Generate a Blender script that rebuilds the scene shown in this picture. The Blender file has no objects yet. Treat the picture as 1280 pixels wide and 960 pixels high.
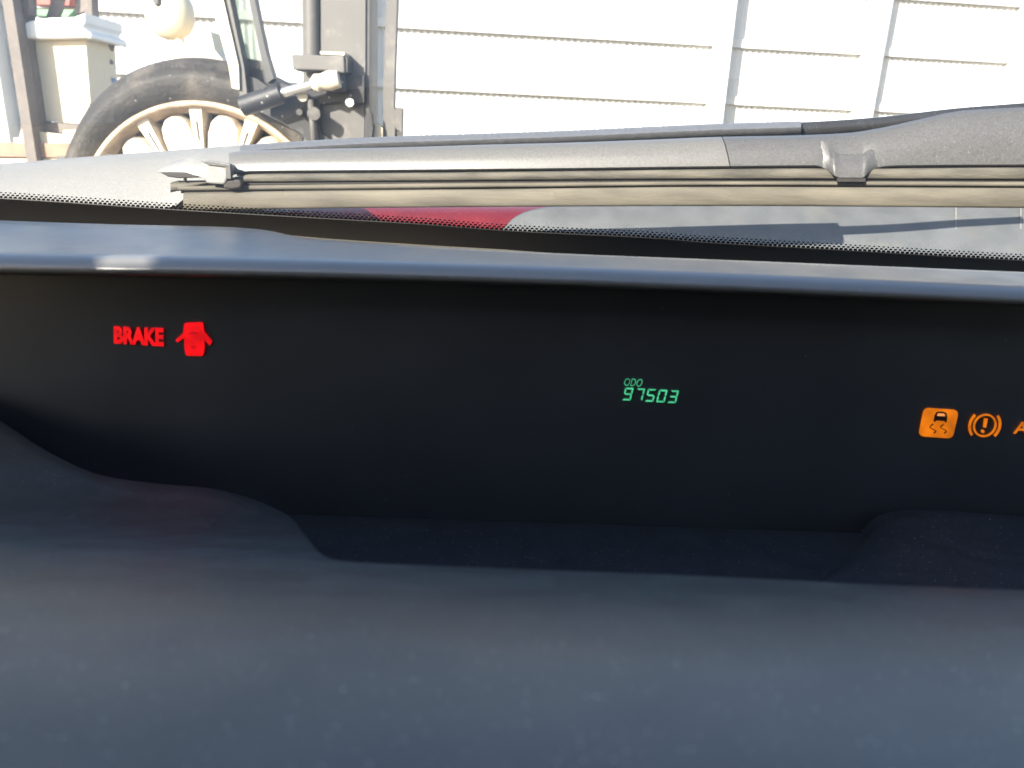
import bpy, bmesh, math, random
import numpy as np
from mathutils import Vector, Matrix
random.seed(4)
rad = math.radians
scene = bpy.context.scene
COL = scene.collection

# ------------------------------------------------------------------ camera
FPX, PITCH, ROLL, CAMZ = 930.0, rad(18.0), rad(2.4), 1.10
FW = Vector((0, math.cos(PITCH), -math.sin(PITCH)))
U0 = Vector((0, math.sin(PITCH), math.cos(PITCH)))
X0 = Vector((1, 0, 0))
RT = X0 * math.cos(ROLL) + U0 * math.sin(ROLL)
UP = U0 * math.cos(ROLL) - X0 * math.sin(ROLL)
CAM = Vector((0, 0, CAMZ))
cd = bpy.data.cameras.new('camera')
cam = bpy.data.objects.new('camera', cd)
COL.objects.link(cam)
cam.matrix_world = Matrix(((RT.x, UP.x, -FW.x, CAM.x), (RT.y, UP.y, -FW.y, CAM.y),
                           (RT.z, UP.z, -FW.z, CAM.z), (0, 0, 0, 1)))
cd.sensor_width = 36.0
cd.lens = FPX / 1280 * 36
cd.clip_start = 0.01
cd.clip_end = 500
cd.dof.use_dof = True
cd.dof.focus_distance = 0.68
cd.dof.aperture_fstop = 13
scene.camera = cam

# ------------------------------------------------------------------ light
SUN_AZ, SUN_EL = rad(35), rad(25.6)      # sun behind the car, to its left
w = bpy.data.worlds.new('World'); scene.world = w
w.use_nodes = True
nt = w.node_tree
bg = nt.nodes['Background']
sky = nt.nodes.new('ShaderNodeTexSky')
sky.sky_type = 'NISHITA'
sky.sun_disc = False
sky.sun_elevation = SUN_EL
sky.sun_rotation = math.pi + SUN_AZ
nt.links.new(sky.outputs[0], bg.inputs[0])
bg.inputs[1].default_value = 0.12
sl = bpy.data.lights.new('sun', 'SUN')
sl.energy = 4.5; sl.angle = rad(0.5); sl.color = (1.0, 0.93, 0.82)
so = bpy.data.objects.new('sun', sl); COL.objects.link(so)
SUN_DIR = Vector((-math.sin(SUN_AZ) * math.cos(SUN_EL), -math.cos(SUN_AZ) * math.cos(SUN_EL), math.sin(SUN_EL)))
so.rotation_euler = SUN_DIR.to_track_quat('Z', 'Y').to_euler()
so.location = (-3, -4, 6)
vs = scene.view_settings
vs.view_transform = 'Standard'; vs.look = 'None'; vs.exposure = 2.1; vs.gamma = 1; vs.use_curve_mapping = False
scene.cycles.use_denoising = True
scene.cycles.max_bounces = 8
scene.cycles.transparent_max_bounces = 12
scene.cycles.caustics_reflective = False
scene.cycles.caustics_refractive = False

# ------------------------------------------------------------------ helpers
def ray(px, py):
    return FW + RT * ((px - 640) / FPX) + UP * ((480 - py) / FPX)
def at(px, py, Y):
    r = ray(px, py); return CAM + r * (Y / r.y)
def atd(px, py, d):
    return CAM + ray(px, py) * d
G_Y, G_Z, G_S = 0.62, 1.016, 0.53            # windscreen: z = G_Z + (G_Y - y) * G_S
G_N = Vector((0, G_S, 1)).normalized()
def glass(px, py, off=0.0):
    p0 = Vector((0, G_Y, G_Z)) + G_N * off
    r = ray(px, py)
    return CAM + r * ((p0 - CAM).dot(G_N) / r.dot(G_N))
def cur(pts):
    xs = [p[0] for p in pts]; ys = [p[1] for p in pts]; n = len(xs)
    ms = []
    for i in range(n):
        if i == 0: m = (ys[1] - ys[0]) / (xs[1] - xs[0])
        elif i == n - 1: m = (ys[-1] - ys[-2]) / (xs[-1] - xs[-2])
        else:
            a = (ys[i] - ys[i-1]) / (xs[i] - xs[i-1]); b = (ys[i+1] - ys[i]) / (xs[i+1] - xs[i])
            m = 0 if a * b <= 0 else 2 * a * b / (a + b)
        ms.append(m)
    def f(x):
        if x <= xs[0]: return ys[0] + ms[0] * (x - xs[0])
        if x >= xs[-1]: return ys[-1] + ms[-1] * (x - xs[-1])
        for i in range(n - 1):
            if x <= xs[i+1]: break
        h = xs[i+1] - xs[i]; t = (x - xs[i]) / h
        return ((2*t**3 - 3*t*t + 1) * ys[i] + (t**3 - 2*t*t + t) * h * ms[i]
                + (-2*t**3 + 3*t*t) * ys[i+1] + (t**3 - t*t) * h * ms[i+1])
    return f
def frange(a, b, s):
    n = max(1, int(round((b - a) / s))); return [a + (b - a) * i / n for i in range(n + 1)]

def world_loc(o):
    v = Vector((0, 0, 0))
    while o: v += o.location; o = o.parent
    return v
def obj(name, verts, faces, m, parent=None, smooth=False, autosmooth=None):
    me = bpy.data.meshes.new(name)
    off = world_loc(parent) if parent else Vector((0, 0, 0))
    me.from_pydata([tuple(Vector(v) - off) for v in verts], [], faces)
    bm = bmesh.new(); bm.from_mesh(me)
    bmesh.ops.recalc_face_normals(bm, faces=bm.faces)
    bm.to_mesh(me); bm.free()
    me.materials.append(m)
    if smooth: me.polygons.foreach_set('use_smooth', [True] * len(me.polygons))
    o = bpy.data.objects.new(name, me); COL.objects.link(o); o.parent = parent
    if autosmooth is not None:
        me.set_sharp_from_angle(angle=rad(autosmooth))
    return o
def thing(name, label, cat, loc=(0, 0, 0), group=None):
    o = bpy.data.objects.new(name, None); COL.objects.link(o); o.location = loc
    o.empty_display_size = 0.1
    o['label'] = label; o['category'] = cat
    if group: o['group'] = group
    return o
def part(name, parent):
    o = bpy.data.objects.new(name, None); COL.objects.link(o); o.parent = parent; o.empty_display_size = 0.02
    return o
def grid(rows, closed=False):
    n = len(rows[0]); v = [p for r in rows for p in r]; f = []
    for i in range(len(rows) - (0 if closed else 1)):
        k = (i + 1) % len(rows)
        for j in range(n - 1):
            f.append((i*n + j, i*n + j + 1, k*n + j + 1, k*n + j))
    return v, f
def loft(rings):                                # list of closed cross sections -> capped solid
    n = len(rings[0]); v = [p for r in rings for p in r]; f = []
    for i in range(len(rings) - 1):
        for j in range(n):
            k = (j + 1) % n
            f.append((i*n + j, i*n + k, (i+1)*n + k, (i+1)*n + j))
    f.append(tuple(range(n))); f.append(tuple((len(rings)-1)*n + j for j in range(n)))
    return v, f
def prism(poly, Y, th, dx=0.0):                  # outline at forward distance Y, real thickness along Y
    a = [at(x, y, Y) for x, y in poly]; n = len(a)
    v = a + [p + Vector((dx, th, 0)) for p in a]
    f = [tuple(range(n)), tuple(range(2*n - 1, n - 1, -1))]
    for i in range(n):
        k = (i + 1) % n; f.append((i, k, n + k, n + i))
    return v, f
def tube(pts, r, n=10):
    pts = [Vector(p) for p in pts]; rs = r if isinstance(r, (list, tuple)) else [r] * len(pts)
    rings = []
    for i, p in enumerate(pts):
        t = (pts[min(i+1, len(pts)-1)] - pts[max(i-1, 0)]).normalized()
        u = t.cross(Vector((0.13, 0.31, 0.94))).normalized(); w_ = t.cross(u)
        rings.append([p + (u * math.cos(2*math.pi*k/n) + w_ * math.sin(2*math.pi*k/n)) * rs[i] for k in range(n)])
    return loft(rings)
def join(*parts):
    V = []; F = []
    for v, f in parts:
        b = len(V); V += list(v); F += [tuple(i + b for i in q) for q in f]
    return V, F
def box(a, b):
    (x0, y0, z0), (x1, y1, z1) = a, b
    v = [(x0,y0,z0),(x1,y0,z0),(x1,y1,z0),(x0,y1,z0),(x0,y0,z1),(x1,y0,z1),(x1,y1,z1),(x0,y1,z1)]
    return v, [(0,3,2,1),(4,5,6,7),(0,1,5,4),(1,2,6,5),(2,3,7,6),(3,0,4,7)]
def bevel(o, wd=0.004, seg=2):
    md = o.modifiers.new('bevel', 'BEVEL'); md.width = wd; md.segments = seg; md.limit_method = 'ANGLE'; md.angle_limit = rad(40)
    return o

# ------------------------------------------------------------------ materials
def mat(name, col, rough=0.6, metal=0.0, spec=0.5, var=0.0, vscale=20, bump=0.0, bscale=400, emit=None, estr=0,
        speck=None, dirt=None, coat=0.0, stretch=None):
    m = bpy.data.materials.new(name); m.use_nodes = True
    n = m.node_tree.nodes; l = m.node_tree.links
    b = n['Principled BSDF']
    b.inputs['Base Color'].default_value = (*col, 1)
    b.inputs['Roughness'].default_value = rough; b.inputs['Metallic'].default_value = metal
    b.inputs['Specular IOR Level'].default_value = spec
    b.inputs['Coat Weight'].default_value = coat
    tc = n.new('ShaderNodeTexCoord'); src = tc.outputs['Object']
    if stretch:
        mp = n.new('ShaderNodeMapping'); mp.inputs['Scale'].default_value = stretch; l.new(src, mp.inputs['Vector']); src = mp.outputs[0]
    colout = None
    if var > 0:
        t = n.new('ShaderNodeTexNoise'); t.inputs['Scale'].default_value = vscale; t.inputs['Detail'].default_value = 6
        l.new(src, t.inputs['Vector'])
        r = n.new('ShaderNodeValToRGB'); r.color_ramp.elements[0].position = 0.3; r.color_ramp.elements[1].position = 0.7
        r.color_ramp.elements[0].color = (*[c * (1 - var) for c in col], 1); r.color_ramp.elements[1].color = (*[min(1, c * (1 + var)) for c in col], 1)
        l.new(t.outputs['Fac'], r.inputs[0]); colout = r.outputs[0]
        mr = n.new('ShaderNodeMapRange'); mr.inputs['To Min'].default_value = max(0.02, rough - 0.1); mr.inputs['To Max'].default_value = min(1, rough + 0.1)
        l.new(t.outputs['Fac'], mr.inputs['Value']); l.new(mr.outputs[0], b.inputs['Roughness'])
    def mixin(fac, c2):
        nonlocal colout
        mx = n.new('ShaderNodeMix'); mx.data_type = 'RGBA'
        l.new(fac, mx.inputs['Factor'])
        if colout: l.new(colout, mx.inputs[6])
        else: mx.inputs[6].default_value = (*col, 1)
        mx.inputs[7].default_value = (*c2, 1); colout = mx.outputs[2]
    if dirt:                                     # (colour, scale, low, high)
        t = n.new('ShaderNodeTexNoise'); t.inputs['Scale'].default_value = dirt[1]; t.inputs['Detail'].default_value = 8; t.inputs['Roughness'].default_value = 0.65
        l.new(src, t.inputs['Vector'])
        mr = n.new('ShaderNodeMapRange'); mr.inputs['From Min'].default_value = dirt[2]; mr.inputs['From Max'].default_value = dirt[3]
        l.new(t.outputs['Fac'], mr.inputs['Value']); mixin(mr.outputs[0], dirt[0])
    for sp in (speck or ()):                     # (colour, cells per metre, radius in cells, share of cells)
        t = n.new('ShaderNodeTexVoronoi'); t.inputs['Scale'].default_value = sp[1]; l.new(tc.outputs['Object'], t.inputs['Vector'])
        lt = n.new('ShaderNodeMath'); lt.operation = 'LESS_THAN'; lt.inputs[1].default_value = sp[2]; l.new(t.outputs['Distance'], lt.inputs[0])
        sx = n.new('ShaderNodeSeparateColor'); l.new(t.outputs['Color'], sx.inputs[0])
        l2 = n.new('ShaderNodeMath'); l2.operation = 'LESS_THAN'; l2.inputs[1].default_value = sp[3]; l.new(sx.outputs[0], l2.inputs[0])
        mu = n.new('ShaderNodeMath'); mu.operation = 'MULTIPLY'; l.new(lt.outputs[0], mu.inputs[0]); l.new(l2.outputs[0], mu.inputs[1])
        mixin(mu.outputs[0], sp[0])
    if colout: l.new(colout, b.inputs['Base Color'])
    if bump > 0:
        t = n.new('ShaderNodeTexNoise'); t.inputs['Scale'].default_value = bscale; t.inputs['Detail'].default_value = 4; l.new(src, t.inputs['Vector'])
        bp = n.new('ShaderNodeBump'); bp.inputs['Strength'].default_value = bump; bp.inputs['Distance'].default_value = 1.0 / bscale
        l.new(t.outputs['Fac'], bp.inputs['Height']); l.new(bp.outputs[0], b.inputs['Normal'])
    if emit:
        b.inputs['Emission Color'].default_value = (*emit, 1)
        t = n.new('ShaderNodeTexNoise'); t.inputs['Scale'].default_value = 120; t.inputs['Detail'].default_value = 1; l.new(src, t.inputs['Vector'])
        mr = n.new('ShaderNodeMapRange'); mr.inputs['From Min'].default_value = 0.3; mr.inputs['From Max'].default_value = 0.7
        mr.inputs['To Min'].default_value = estr * 0.62; mr.inputs['To Max'].default_value = estr * 1.15
        l.new(t.outputs['Fac'], mr.inputs['Value']); l.new(mr.outputs[0], b.inputs['Emission Strength'])
    return m
DUST = (0.42, 0.40, 0.36)
M = {}
M['pad'] = mat('dash_plastic', (0.022, 0.0225, 0.024), 0.42, spec=0.8, var=0.12, vscale=60, bump=0.25, bscale=1400,
               speck=[((0.30, 0.29, 0.27), 190, 0.07, 0.28), ((0.34, 0.33, 0.30), 480, 0.11, 0.40), (DUST, 1100, 0.16, 0.12)])
M['ledge'] = mat('ledge_plastic', (0.020, 0.022, 0.028), 0.6, var=0.15, vscale=60, bump=0.2, bscale=1400,
                 speck=[(DUST, 190, 0.06, 0.40), (DUST, 460, 0.11, 0.35), (DUST, 1100, 0.14, 0.10)])
M['brow'] = mat('brow_plastic', (0.14, 0.136, 0.13), 0.34, spec=1.0, var=0.06, vscale=50, bump=0.05, bscale=1600,
                speck=[(DUST, 260, 0.06, 0.08)])  # same plastic as the pad, made paler to carry its reflected light
M['lens'] = mat('display_lens', (0.042, 0.044, 0.048), 0.38, spec=0.4, var=0.1, vscale=14, speck=[((0.2, 0.2, 0.19), 150, 0.05, 0.12), ((0.16, 0.15, 0.15), 420, 0.09, 0.05)])
LIT = 2 ** -vs.exposure
M['red_light'] = mat('red_telltale', (0.02, 0, 0), 0.5, emit=(1.0, 0.001, 0.006), estr=1.05 * LIT)
M['red_dim'] = mat('red_telltale_dim', (0.02, 0, 0), 0.5, emit=(0.55, 0.0, 0.006), estr=LIT)
M['green_light'] = mat('green_readout', (0, 0.02, 0.01), 0.5, emit=(0.09, 0.68, 0.33), estr=LIT)
M['amber_light'] = mat('amber_telltale', (0.03, 0.01, 0), 0.5, emit=(0.80, 0.19, 0.004), estr=LIT)
M['amber_dark'] = mat('amber_symbol_dark', (0.03, 0.012, 0.004), 0.5)
M['amber_window'] = mat('amber_symbol_window', (0.03, 0.01, 0), 0.5, emit=(0.9, 0.33, 0.10), estr=LIT)
M['frit'] = mat('black_frit', (0.012, 0.012, 0.012), 0.45)
M['wiper'] = mat('weathered_wiper_plastic', (0.085, 0.083, 0.080), 0.40, var=0.22, vscale=800, bump=0.25, bscale=1300,
                 speck=[((0.3, 0.28, 0.25), 500, 0.12, 0.10)])
M['wiper_far'] = mat('far_wiper_plastic', (0.12, 0.122, 0.125), 0.5, var=0.15, vscale=260, bump=0.3, bscale=900, speck=[((0.3, 0.28, 0.25), 500, 0.12, 0.10)])
M['blade'] = mat('sheen_toned_blade_plastic', (0.125, 0.121, 0.113), 0.37, var=0.18, vscale=800, bump=0.25, bscale=1300)  # paler than the arm cover, painting the sun sheen along the blade
M['cap'] = mat('sunlit_toned_cap', (0.24, 0.235, 0.22), 0.45, var=0.12, vscale=300, bump=0.25, bscale=900)  # pale base colour stands in for direct sun on the claw
M['arm'] = mat('glossy_wiper_arm', (0.03, 0.03, 0.03), 0.25, var=0.1, vscale=90)
M['rubber'] = mat('weathered_rubber', (0.115, 0.102, 0.076), 0.8, var=0.3, vscale=120, bump=0.2, bscale=700, stretch=(0.15, 1, 1))
M['rubber_mid'] = mat('grimy_rubber', (0.092, 0.082, 0.062), 0.75, var=0.45, vscale=160, bump=0.3, bscale=700, stretch=(0.15, 1, 1))
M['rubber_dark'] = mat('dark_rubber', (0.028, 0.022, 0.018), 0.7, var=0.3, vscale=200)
M['cowl'] = mat('cowl_plastic', (0.21, 0.205, 0.19), 0.5, var=0.15, vscale=700, bump=0.35, bscale=900,
                speck=[((0.55, 0.5, 0.42), 420, 0.13, 0.14)])  # pale specks painted as sun sparkle on the grain
M['tray'] = mat('cowl_tray_plastic', (0.094, 0.098, 0.098), 0.65, var=0.15, vscale=35, bump=0.2, bscale=700,
                dirt=((0.13, 0.125, 0.11), 22, 0.55, 0.85), speck=[((0.25, 0.24, 0.22), 480, 0.10, 0.14)])
M['red_paint'] = mat('red_car_paint', (0.125, 0.005, 0.008), 0.45, var=0.15, vscale=30, coat=0.2, dirt=((0.20, 0.05, 0.045), 140, 0.58, 0.85))
M['headliner'] = mat('headliner', (0.07, 0.068, 0.064), 0.9, var=0.05, vscale=200)
M['trim_dark'] = mat('cabin_trim', (0.035, 0.035, 0.038), 0.7, var=0.1, vscale=40)
M['tyre'] = mat('old_tyre_rubber', (0.030, 0.027, 0.023), 0.7, var=0.35, vscale=6, bump=0.3, bscale=60,
                dirt=((0.15, 0.13, 0.105), 4.0, 0.50, 0.80), speck=[((0.30, 0.29, 0.25), 30, 0.11, 0.12), ((0.22, 0.21, 0.18), 60, 0.16, 0.10)])
M['rim'] = mat('cream_rim_paint', (0.62, 0.55, 0.44), 0.55, var=0.12, vscale=8, dirt=((0.35, 0.22, 0.13), 9, 0.60, 0.85))
M['rust'] = mat('rusty_rim_edge', (0.44, 0.34, 0.24), 0.75, var=0.35, vscale=14, dirt=((0.6, 0.5, 0.38), 10, 0.5, 0.75))
M['dark_metal'] = mat('dark_greasy_metal', (0.016, 0.016, 0.017), 0.55, var=0.5, vscale=18, dirt=((0.16, 0.15, 0.135), 25, 0.58, 0.8), speck=[((0.3, 0.29, 0.26), 50, 0.2, 0.15)])
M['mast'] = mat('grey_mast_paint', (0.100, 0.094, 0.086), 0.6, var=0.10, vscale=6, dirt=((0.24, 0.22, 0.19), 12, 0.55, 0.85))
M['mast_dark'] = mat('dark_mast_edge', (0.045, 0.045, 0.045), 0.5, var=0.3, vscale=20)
M['chrome'] = mat('ram_chrome', (0.75, 0.74, 0.72), 0.25, metal=0.85)
M['cream'] = mat('cream_panel', (0.62, 0.54, 0.40), 0.6, var=0.06, vscale=4, dirt=((0.5, 0.4, 0.28), 6, 0.6, 0.9))
M['white'] = mat('white_paint', (0.78, 0.77, 0.74), 0.5, var=0.04, vscale=6)
M['post'] = mat('brown_grey_post', (0.14, 0.12, 0.105), 0.7, var=0.2, vscale=9, dirt=((0.3, 0.25, 0.2), 8, 0.55, 0.85))
M['red'] = mat('red_panel', (0.50, 0.05, 0.03), 0.5, var=0.1, vscale=8)
M['green'] = mat('green_panel', (0.12, 0.30, 0.14), 0.55, var=0.1, vscale=8)
M['grey'] = mat('grey_lump', (0.16, 0.145, 0.13), 0.75, var=0.3, vscale=14)
M['blue'] = mat('blue_sheet', (0.18, 0.27, 0.42), 0.6, var=0.15, vscale=10)
M['brown'] = mat('brown_beam', (0.30, 0.18, 0.12), 0.7, var=0.25, vscale=6)
M['wall'] = mat('whitewashed_sheet', (0.52, 0.52, 0.51), 0.6, var=0.03, vscale=3)
M['rail'] = mat('whitewashed_rail', (0.52, 0.515, 0.50), 0.6, var=0.06, vscale=5)
M['ground'] = mat('dry_yard_ground', (0.20, 0.175, 0.14), 0.9, var=0.25, vscale=1.5, bump=0.5, bscale=30)
def glass_mat(name, dust, gloss, tint=(0.97, 0.98, 0.98), dscale=7, side=1.0):
    m = bpy.data.materials.new(name); m.use_nodes = True
    n = m.node_tree.nodes; l = m.node_tree.links; n.clear()
    out = n.new('ShaderNodeOutputMaterial')
    tr = n.new('ShaderNodeBsdfTransparent'); tr.inputs[0].default_value = (*tint, 1)
    gl = n.new('ShaderNodeBsdfGlossy'); gl.inputs['Roughness'].default_value = 0.03
    fr = n.new('ShaderNodeFresnel'); fr.inputs[0].default_value = 1.3
    mg = n.new('ShaderNodeMath'); mg.operation = 'MULTIPLY'; mg.inputs[1].default_value = gloss; l.new(fr.outputs[0], mg.inputs[0])
    m1 = n.new('ShaderNodeMixShader'); l.new(mg.outputs[0], m1.inputs[0]); l.new(tr.outputs[0], m1.inputs[1]); l.new(gl.outputs[0], m1.inputs[2])
    df = n.new('ShaderNodeBsdfDiffuse'); df.inputs[0].default_value = (0.62, 0.58, 0.52, 1)
    tl = n.new('ShaderNodeBsdfTranslucent'); tl.inputs[0].default_value = (0.72, 0.68, 0.62, 1)
    ad = n.new('ShaderNodeMixShader'); ad.inputs[0].default_value = 0.5; l.new(df.outputs[0], ad.inputs[1]); l.new(tl.outputs[0], ad.inputs[2])
    tc = n.new('ShaderNodeTexCoord'); t = n.new('ShaderNodeTexNoise'); t.inputs['Scale'].default_value = dscale; t.inputs['Detail'].default_value = 7
    l.new(tc.outputs['Object'], t.inputs['Vector'])
    mr = n.new('ShaderNodeMapRange'); mr.inputs['From Min'].default_value = 0.3; mr.inputs['From Max'].default_value = 0.7
    mr.inputs['To Min'].default_value = dust * 0.75; mr.inputs['To Max'].default_value = dust * 1.25; l.new(t.outputs['Fac'], mr.inputs['Value'])
    sx = n.new('ShaderNodeSeparateXYZ'); l.new(tc.outputs['Object'], sx.inputs[0])
    gr = n.new('ShaderNodeMapRange'); gr.interpolation_type = 'SMOOTHSTEP'     # denser film towards one side of the pane, painting glare haze
    gr.inputs['From Min'].default_value = -.30; gr.inputs['From Max'].default_value = .02; gr.inputs['To Min'].default_value = side; gr.inputs['To Max'].default_value = 1.0
    l.new(sx.outputs[0], gr.inputs['Value'])
    mm = n.new('ShaderNodeMath'); mm.operation = 'MULTIPLY'; l.new(mr.outputs[0], mm.inputs[0]); l.new(gr.outputs[0], mm.inputs[1])
    m2 = n.new('ShaderNodeMixShader'); l.new(mm.outputs[0], m2.inputs[0]); l.new(m1.outputs[0], m2.inputs[1]); l.new(ad.outputs[0], m2.inputs[2])
    l.new(m2.outputs[0], out.inputs[0])
    return m
M['glass'] = glass_mat('dusty_hazy_windscreen', 0.06, 0.25, dscale=12, side=2.0)
M['cab_glass'] = glass_mat('cab_glass', 0.25, 0.8, (0.75, 0.82, 0.76), 3)

# ================================================================== SETTING
g = obj('ground', [(-60, -40, 0), (60, -40, 0), (60, 120, 0), (-60, 120, 0)], [(0, 1, 2, 3)], M['ground']); g['kind'] = 'structure'

# ------------------------------------------------------------------ corrugated wall with posts and rails
WA = rad(6.5); WD = 9.3
wdir = Vector((math.cos(WA), math.sin(WA), 0)); wn = Vector((math.sin(WA), -math.cos(WA), 0))
W0 = Vector((0, WD, 0))
def wall_s(px, py, off):
    p0 = W0 + wn * off; r = ray(px, py); t = (p0 - CAM).dot(wn) / r.dot(wn); q = CAM + r * t
    return (q - W0).dot(wdir), q.z
wall = thing('corrugated_wall', 'whitewashed corrugated metal wall with rails and posts behind the machines', 'wall', (0, WD, 0))
def wp(s, off, z): return W0 + wdir * s + wn * off + Vector((0, 0, z))
post_s = [wall_s(x, 90, 0.30)[0] for x in (450, 904, 1094)]
post_s = [post_s[0] - 7.6, post_s[0] - 3.8] + post_s + [post_s[-1] + 1.9, post_s[-1] + 3.8]
P_, AMP = 0.0762, 0.008
edges = [post_s[0] - 1.0] + post_s + [post_s[-1] + 1.5]
for a, b in zip(edges[:-1], edges[1:]):
    ss = frange(a, b - 0.003, P_ / 8)
    rows = [[wp(s, AMP * math.cos(2 * math.pi * s / P_), z) for s in ss] for z in (0.05, 3.6)]
    obj('sheet', *grid(rows), M['wall'], wall, smooth=True)
_, z1 = wall_s(640, 42.5, 0.11); _, z2 = wall_s(640, 116.5, 0.11)
dz = z1 - z2
rail_z = [z2 - 2*dz, z2 - dz, z2, z1, z1 + dz, z1 + 2*dz]
PW = 0.065
for a, b in zip(post_s[:-1], post_s[1:]):
    for z in rail_z:
        j = random.uniform(-0.006, 0.006)
        v = [wp(s, o, zz + j) for s in (a + PW + 0.002, b - PW - 0.002) for (o, zz) in ((AMP + .001, z), (0.062, z), (0.062, z + 0.09), (AMP + .001, z + 0.09))]
        obj('rail', v, [(0,1,5,4),(1,2,6,5),(2,3,7,6),(3,0,4,7),(0,3,2,1),(4,5,6,7)], M['rail'], wall)
for s in post_s:
    v = [wp(s + ds, o, z) for z in (0, 3.7) for (ds, o) in ((-PW, AMP + .001), (PW, AMP + .001), (PW, 0.30), (-PW, 0.30))]
    obj('post', v, [(0,1,5,4),(1,2,6,5),(2,3,7,6),(3,0,4,7),(0,3,2,1),(4,5,6,7)], M['rail'], wall)

# ------------------------------------------------------------------ forklift
YW = 3.2
base = at(255, 450, YW); fl = thing('forklift', 'grey masted forklift with big black tyre and cream spoked wheel', 'forklift', (base.x, YW + 0.2, 0))
def lathe(c, prof, n=72, yaw=0.0):
    # profile of (radius, y offset along axle); axle along world Y
    rows = []
    for r, yo, dc in prof:
        rows.append([c + Vector((r * math.cos(2*math.pi*k/n), yo, r * math.sin(2*math.pi*k/n))) + dc for k in range(n + 1)])
    return grid(rows)
mpx = (at(300, 266, YW) - at(200, 266, YW)).length / 100
ct = at(257, 268, YW); cr = at(263, 297, YW)
dcr = cr - ct
Rt, Rr = 182 * mpx, 160 * mpx
Z0 = Vector((0, 0, 0))
tyre_prof = [(Rr - .03, .05, dcr), (Rr, 0.0, dcr), (Rr + .012, -.02, dcr), (Rr + .03, -.035, dcr * .8), (Rr*.62 + Rt*.38, -.040, dcr * .6), (Rr*.60 + Rt*.40, -.0405, dcr * .58), (Rr*.55 + Rt*.45, -.0405, dcr * .53), (Rr*.53 + Rt*.47, -.041, dcr * .5), (Rr*.30 + Rt*.70, -.038, dcr * .3),
             (Rt - .06, -.028, dcr * .12), (Rt - .028, -.004, Z0), (Rt - .008, .03, Z0), (Rt, .075, Z0), (Rt, .36, Z0), (Rt - .02, .42, Z0), (Rr, .44, dcr)]
tyre = obj('tyre', *lathe(ct, tyre_prof, 96), M['tyre'], fl, smooth=True)
rimp = part('rim', fl)
obj('flange', *lathe(cr, [(Rr - .004, .02, Z0), (Rr + .004, -.012, Z0), (Rr - .004, -.022, Z0), (Rr - .018, -.016, Z0), (Rr - .022, .01, Z0), (Rr - .04, .05, Z0)], 96), M['rust'], rimp, smooth=True)
obj('dish', *lathe(cr, [(Rr - .03, .06, Z0), (Rr - .06, .14, Z0), (Rr * .55, .16, Z0), (0.001, .16, Z0)], 72), M['grey'], rimp, smooth=True)
obj('hub', *lathe(cr, [(Rr * .66, .12, Z0), (Rr * .62, .03, Z0), (Rr * .30, .02, Z0), (Rr * .26, -.05, Z0), (Rr * .12, -.08, Z0), (0.001, -.085, Z0)], 72), M['rim'], rimp, smooth=True, autosmooth=35)
NS = 14
def polar(r, a, yo): return cr + Vector((r * math.sin(a), yo, r * math.cos(a)))
for k in range(NS):
    a0 = 2 * math.pi * (k + 0.42) / NS
    # wide rounded lobe
    lob = [(Rr*.50, -.15), (Rr*.68, -.150), (Rr*.78, -.142), (Rr*.855, -.115), (Rr*.90, -.065), (Rr*.915, .0), (Rr*.90, .065), (Rr*.855, .115), (Rr*.78, .142), (Rr*.68, .150), (Rr*.50, .15)]
    fr_ = [polar(r, a0 + a, .02) for r, a in lob]; mid = [polar(r + (.012 if i > 1 else 0), a0 + a * 1.08, .05) for i, (r, a) in enumerate(lob)]; bk = [polar(r, a0 + a * 1.08, .11) for r, a in lob]
    obj('lobe', *loft([fr_, mid, bk]), M['rim'], rimp, smooth=True, autosmooth=50)
    a1 = a0 + math.pi / NS
    rib = [(Rr*.50, -.040), (Rr*.965, -.054), (Rr*.968, .046), (Rr*.50, .034)]
    fr_ = [polar(r, a1 + a, .005) for r, a in rib]; bk = [polar(r, a1 + a * 1.15, .11) for r, a in rib]
    obj('rib', *loft([fr_, bk]), M['rim'], rimp)
    sl_ = [(Rr*.72, -.006), (Rr*.86, -.010), (Rr*.87, .006), (Rr*.73, .008)]
    obj('slot', *loft([[polar(r, a1 + a, .003) for r, a in sl_], [polar(r, a1 + a, .03) for r, a in sl_]]), M['dark_metal'], rimp)
# mast
YM = 3.00
mast = part('mast', fl)
obj('outer_channel', *prism([(377, -60), (398, -60), (399, 190), (380, 190)], YM + .02, .12), M['mast'], mast)
obj('lift_cylinder', *tube([at(389, -60, YM), at(390, 70, YM)], 7.5 * mpx * 1.08, 14), M['mast'], mast, smooth=True, autosmooth=40)
obj('channel_groove', *prism([(394.5, -60), (400, -60), (402, 190), (396, 190)], YM + .015, .03), M['mast_dark'], mast)
obj('face_plate', *prism([(401, -60), (456.5, -60), (456, 100), (455, 190), (418, 190), (401, 165)], YM, .05), M['mast'], mast)
obj('rear_edge', *prism([(457.5, -60), (462, -60), (461.5, 190), (456, 190)], YM - .004, .16), M['mast_dark'], mast)
obj('rear_lip', *prism([(454.5, -60), (457, -60), (456.5, 120), (455, 120)], YM - .012, .05), M['mast'], mast)
br = obj('bracket', *prism([(364, 68), (430, 69.5), (431, 91), (412, 91), (410, 88), (366, 87)], YM - .10, .10), M['mast'], mast); bevel(br, .006)
obj('bracket_side', *prism([(431.2, 70), (434.5, 73), (434, 90), (431.2, 91)], YM - .09, .09), M['mast_dark'], mast)
obj('bracket_top', *prism([(400, 64), (431, 65.5), (430.5, 69), (400, 67.5)], YM - .08, .08), M['cream'], mast)
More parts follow.
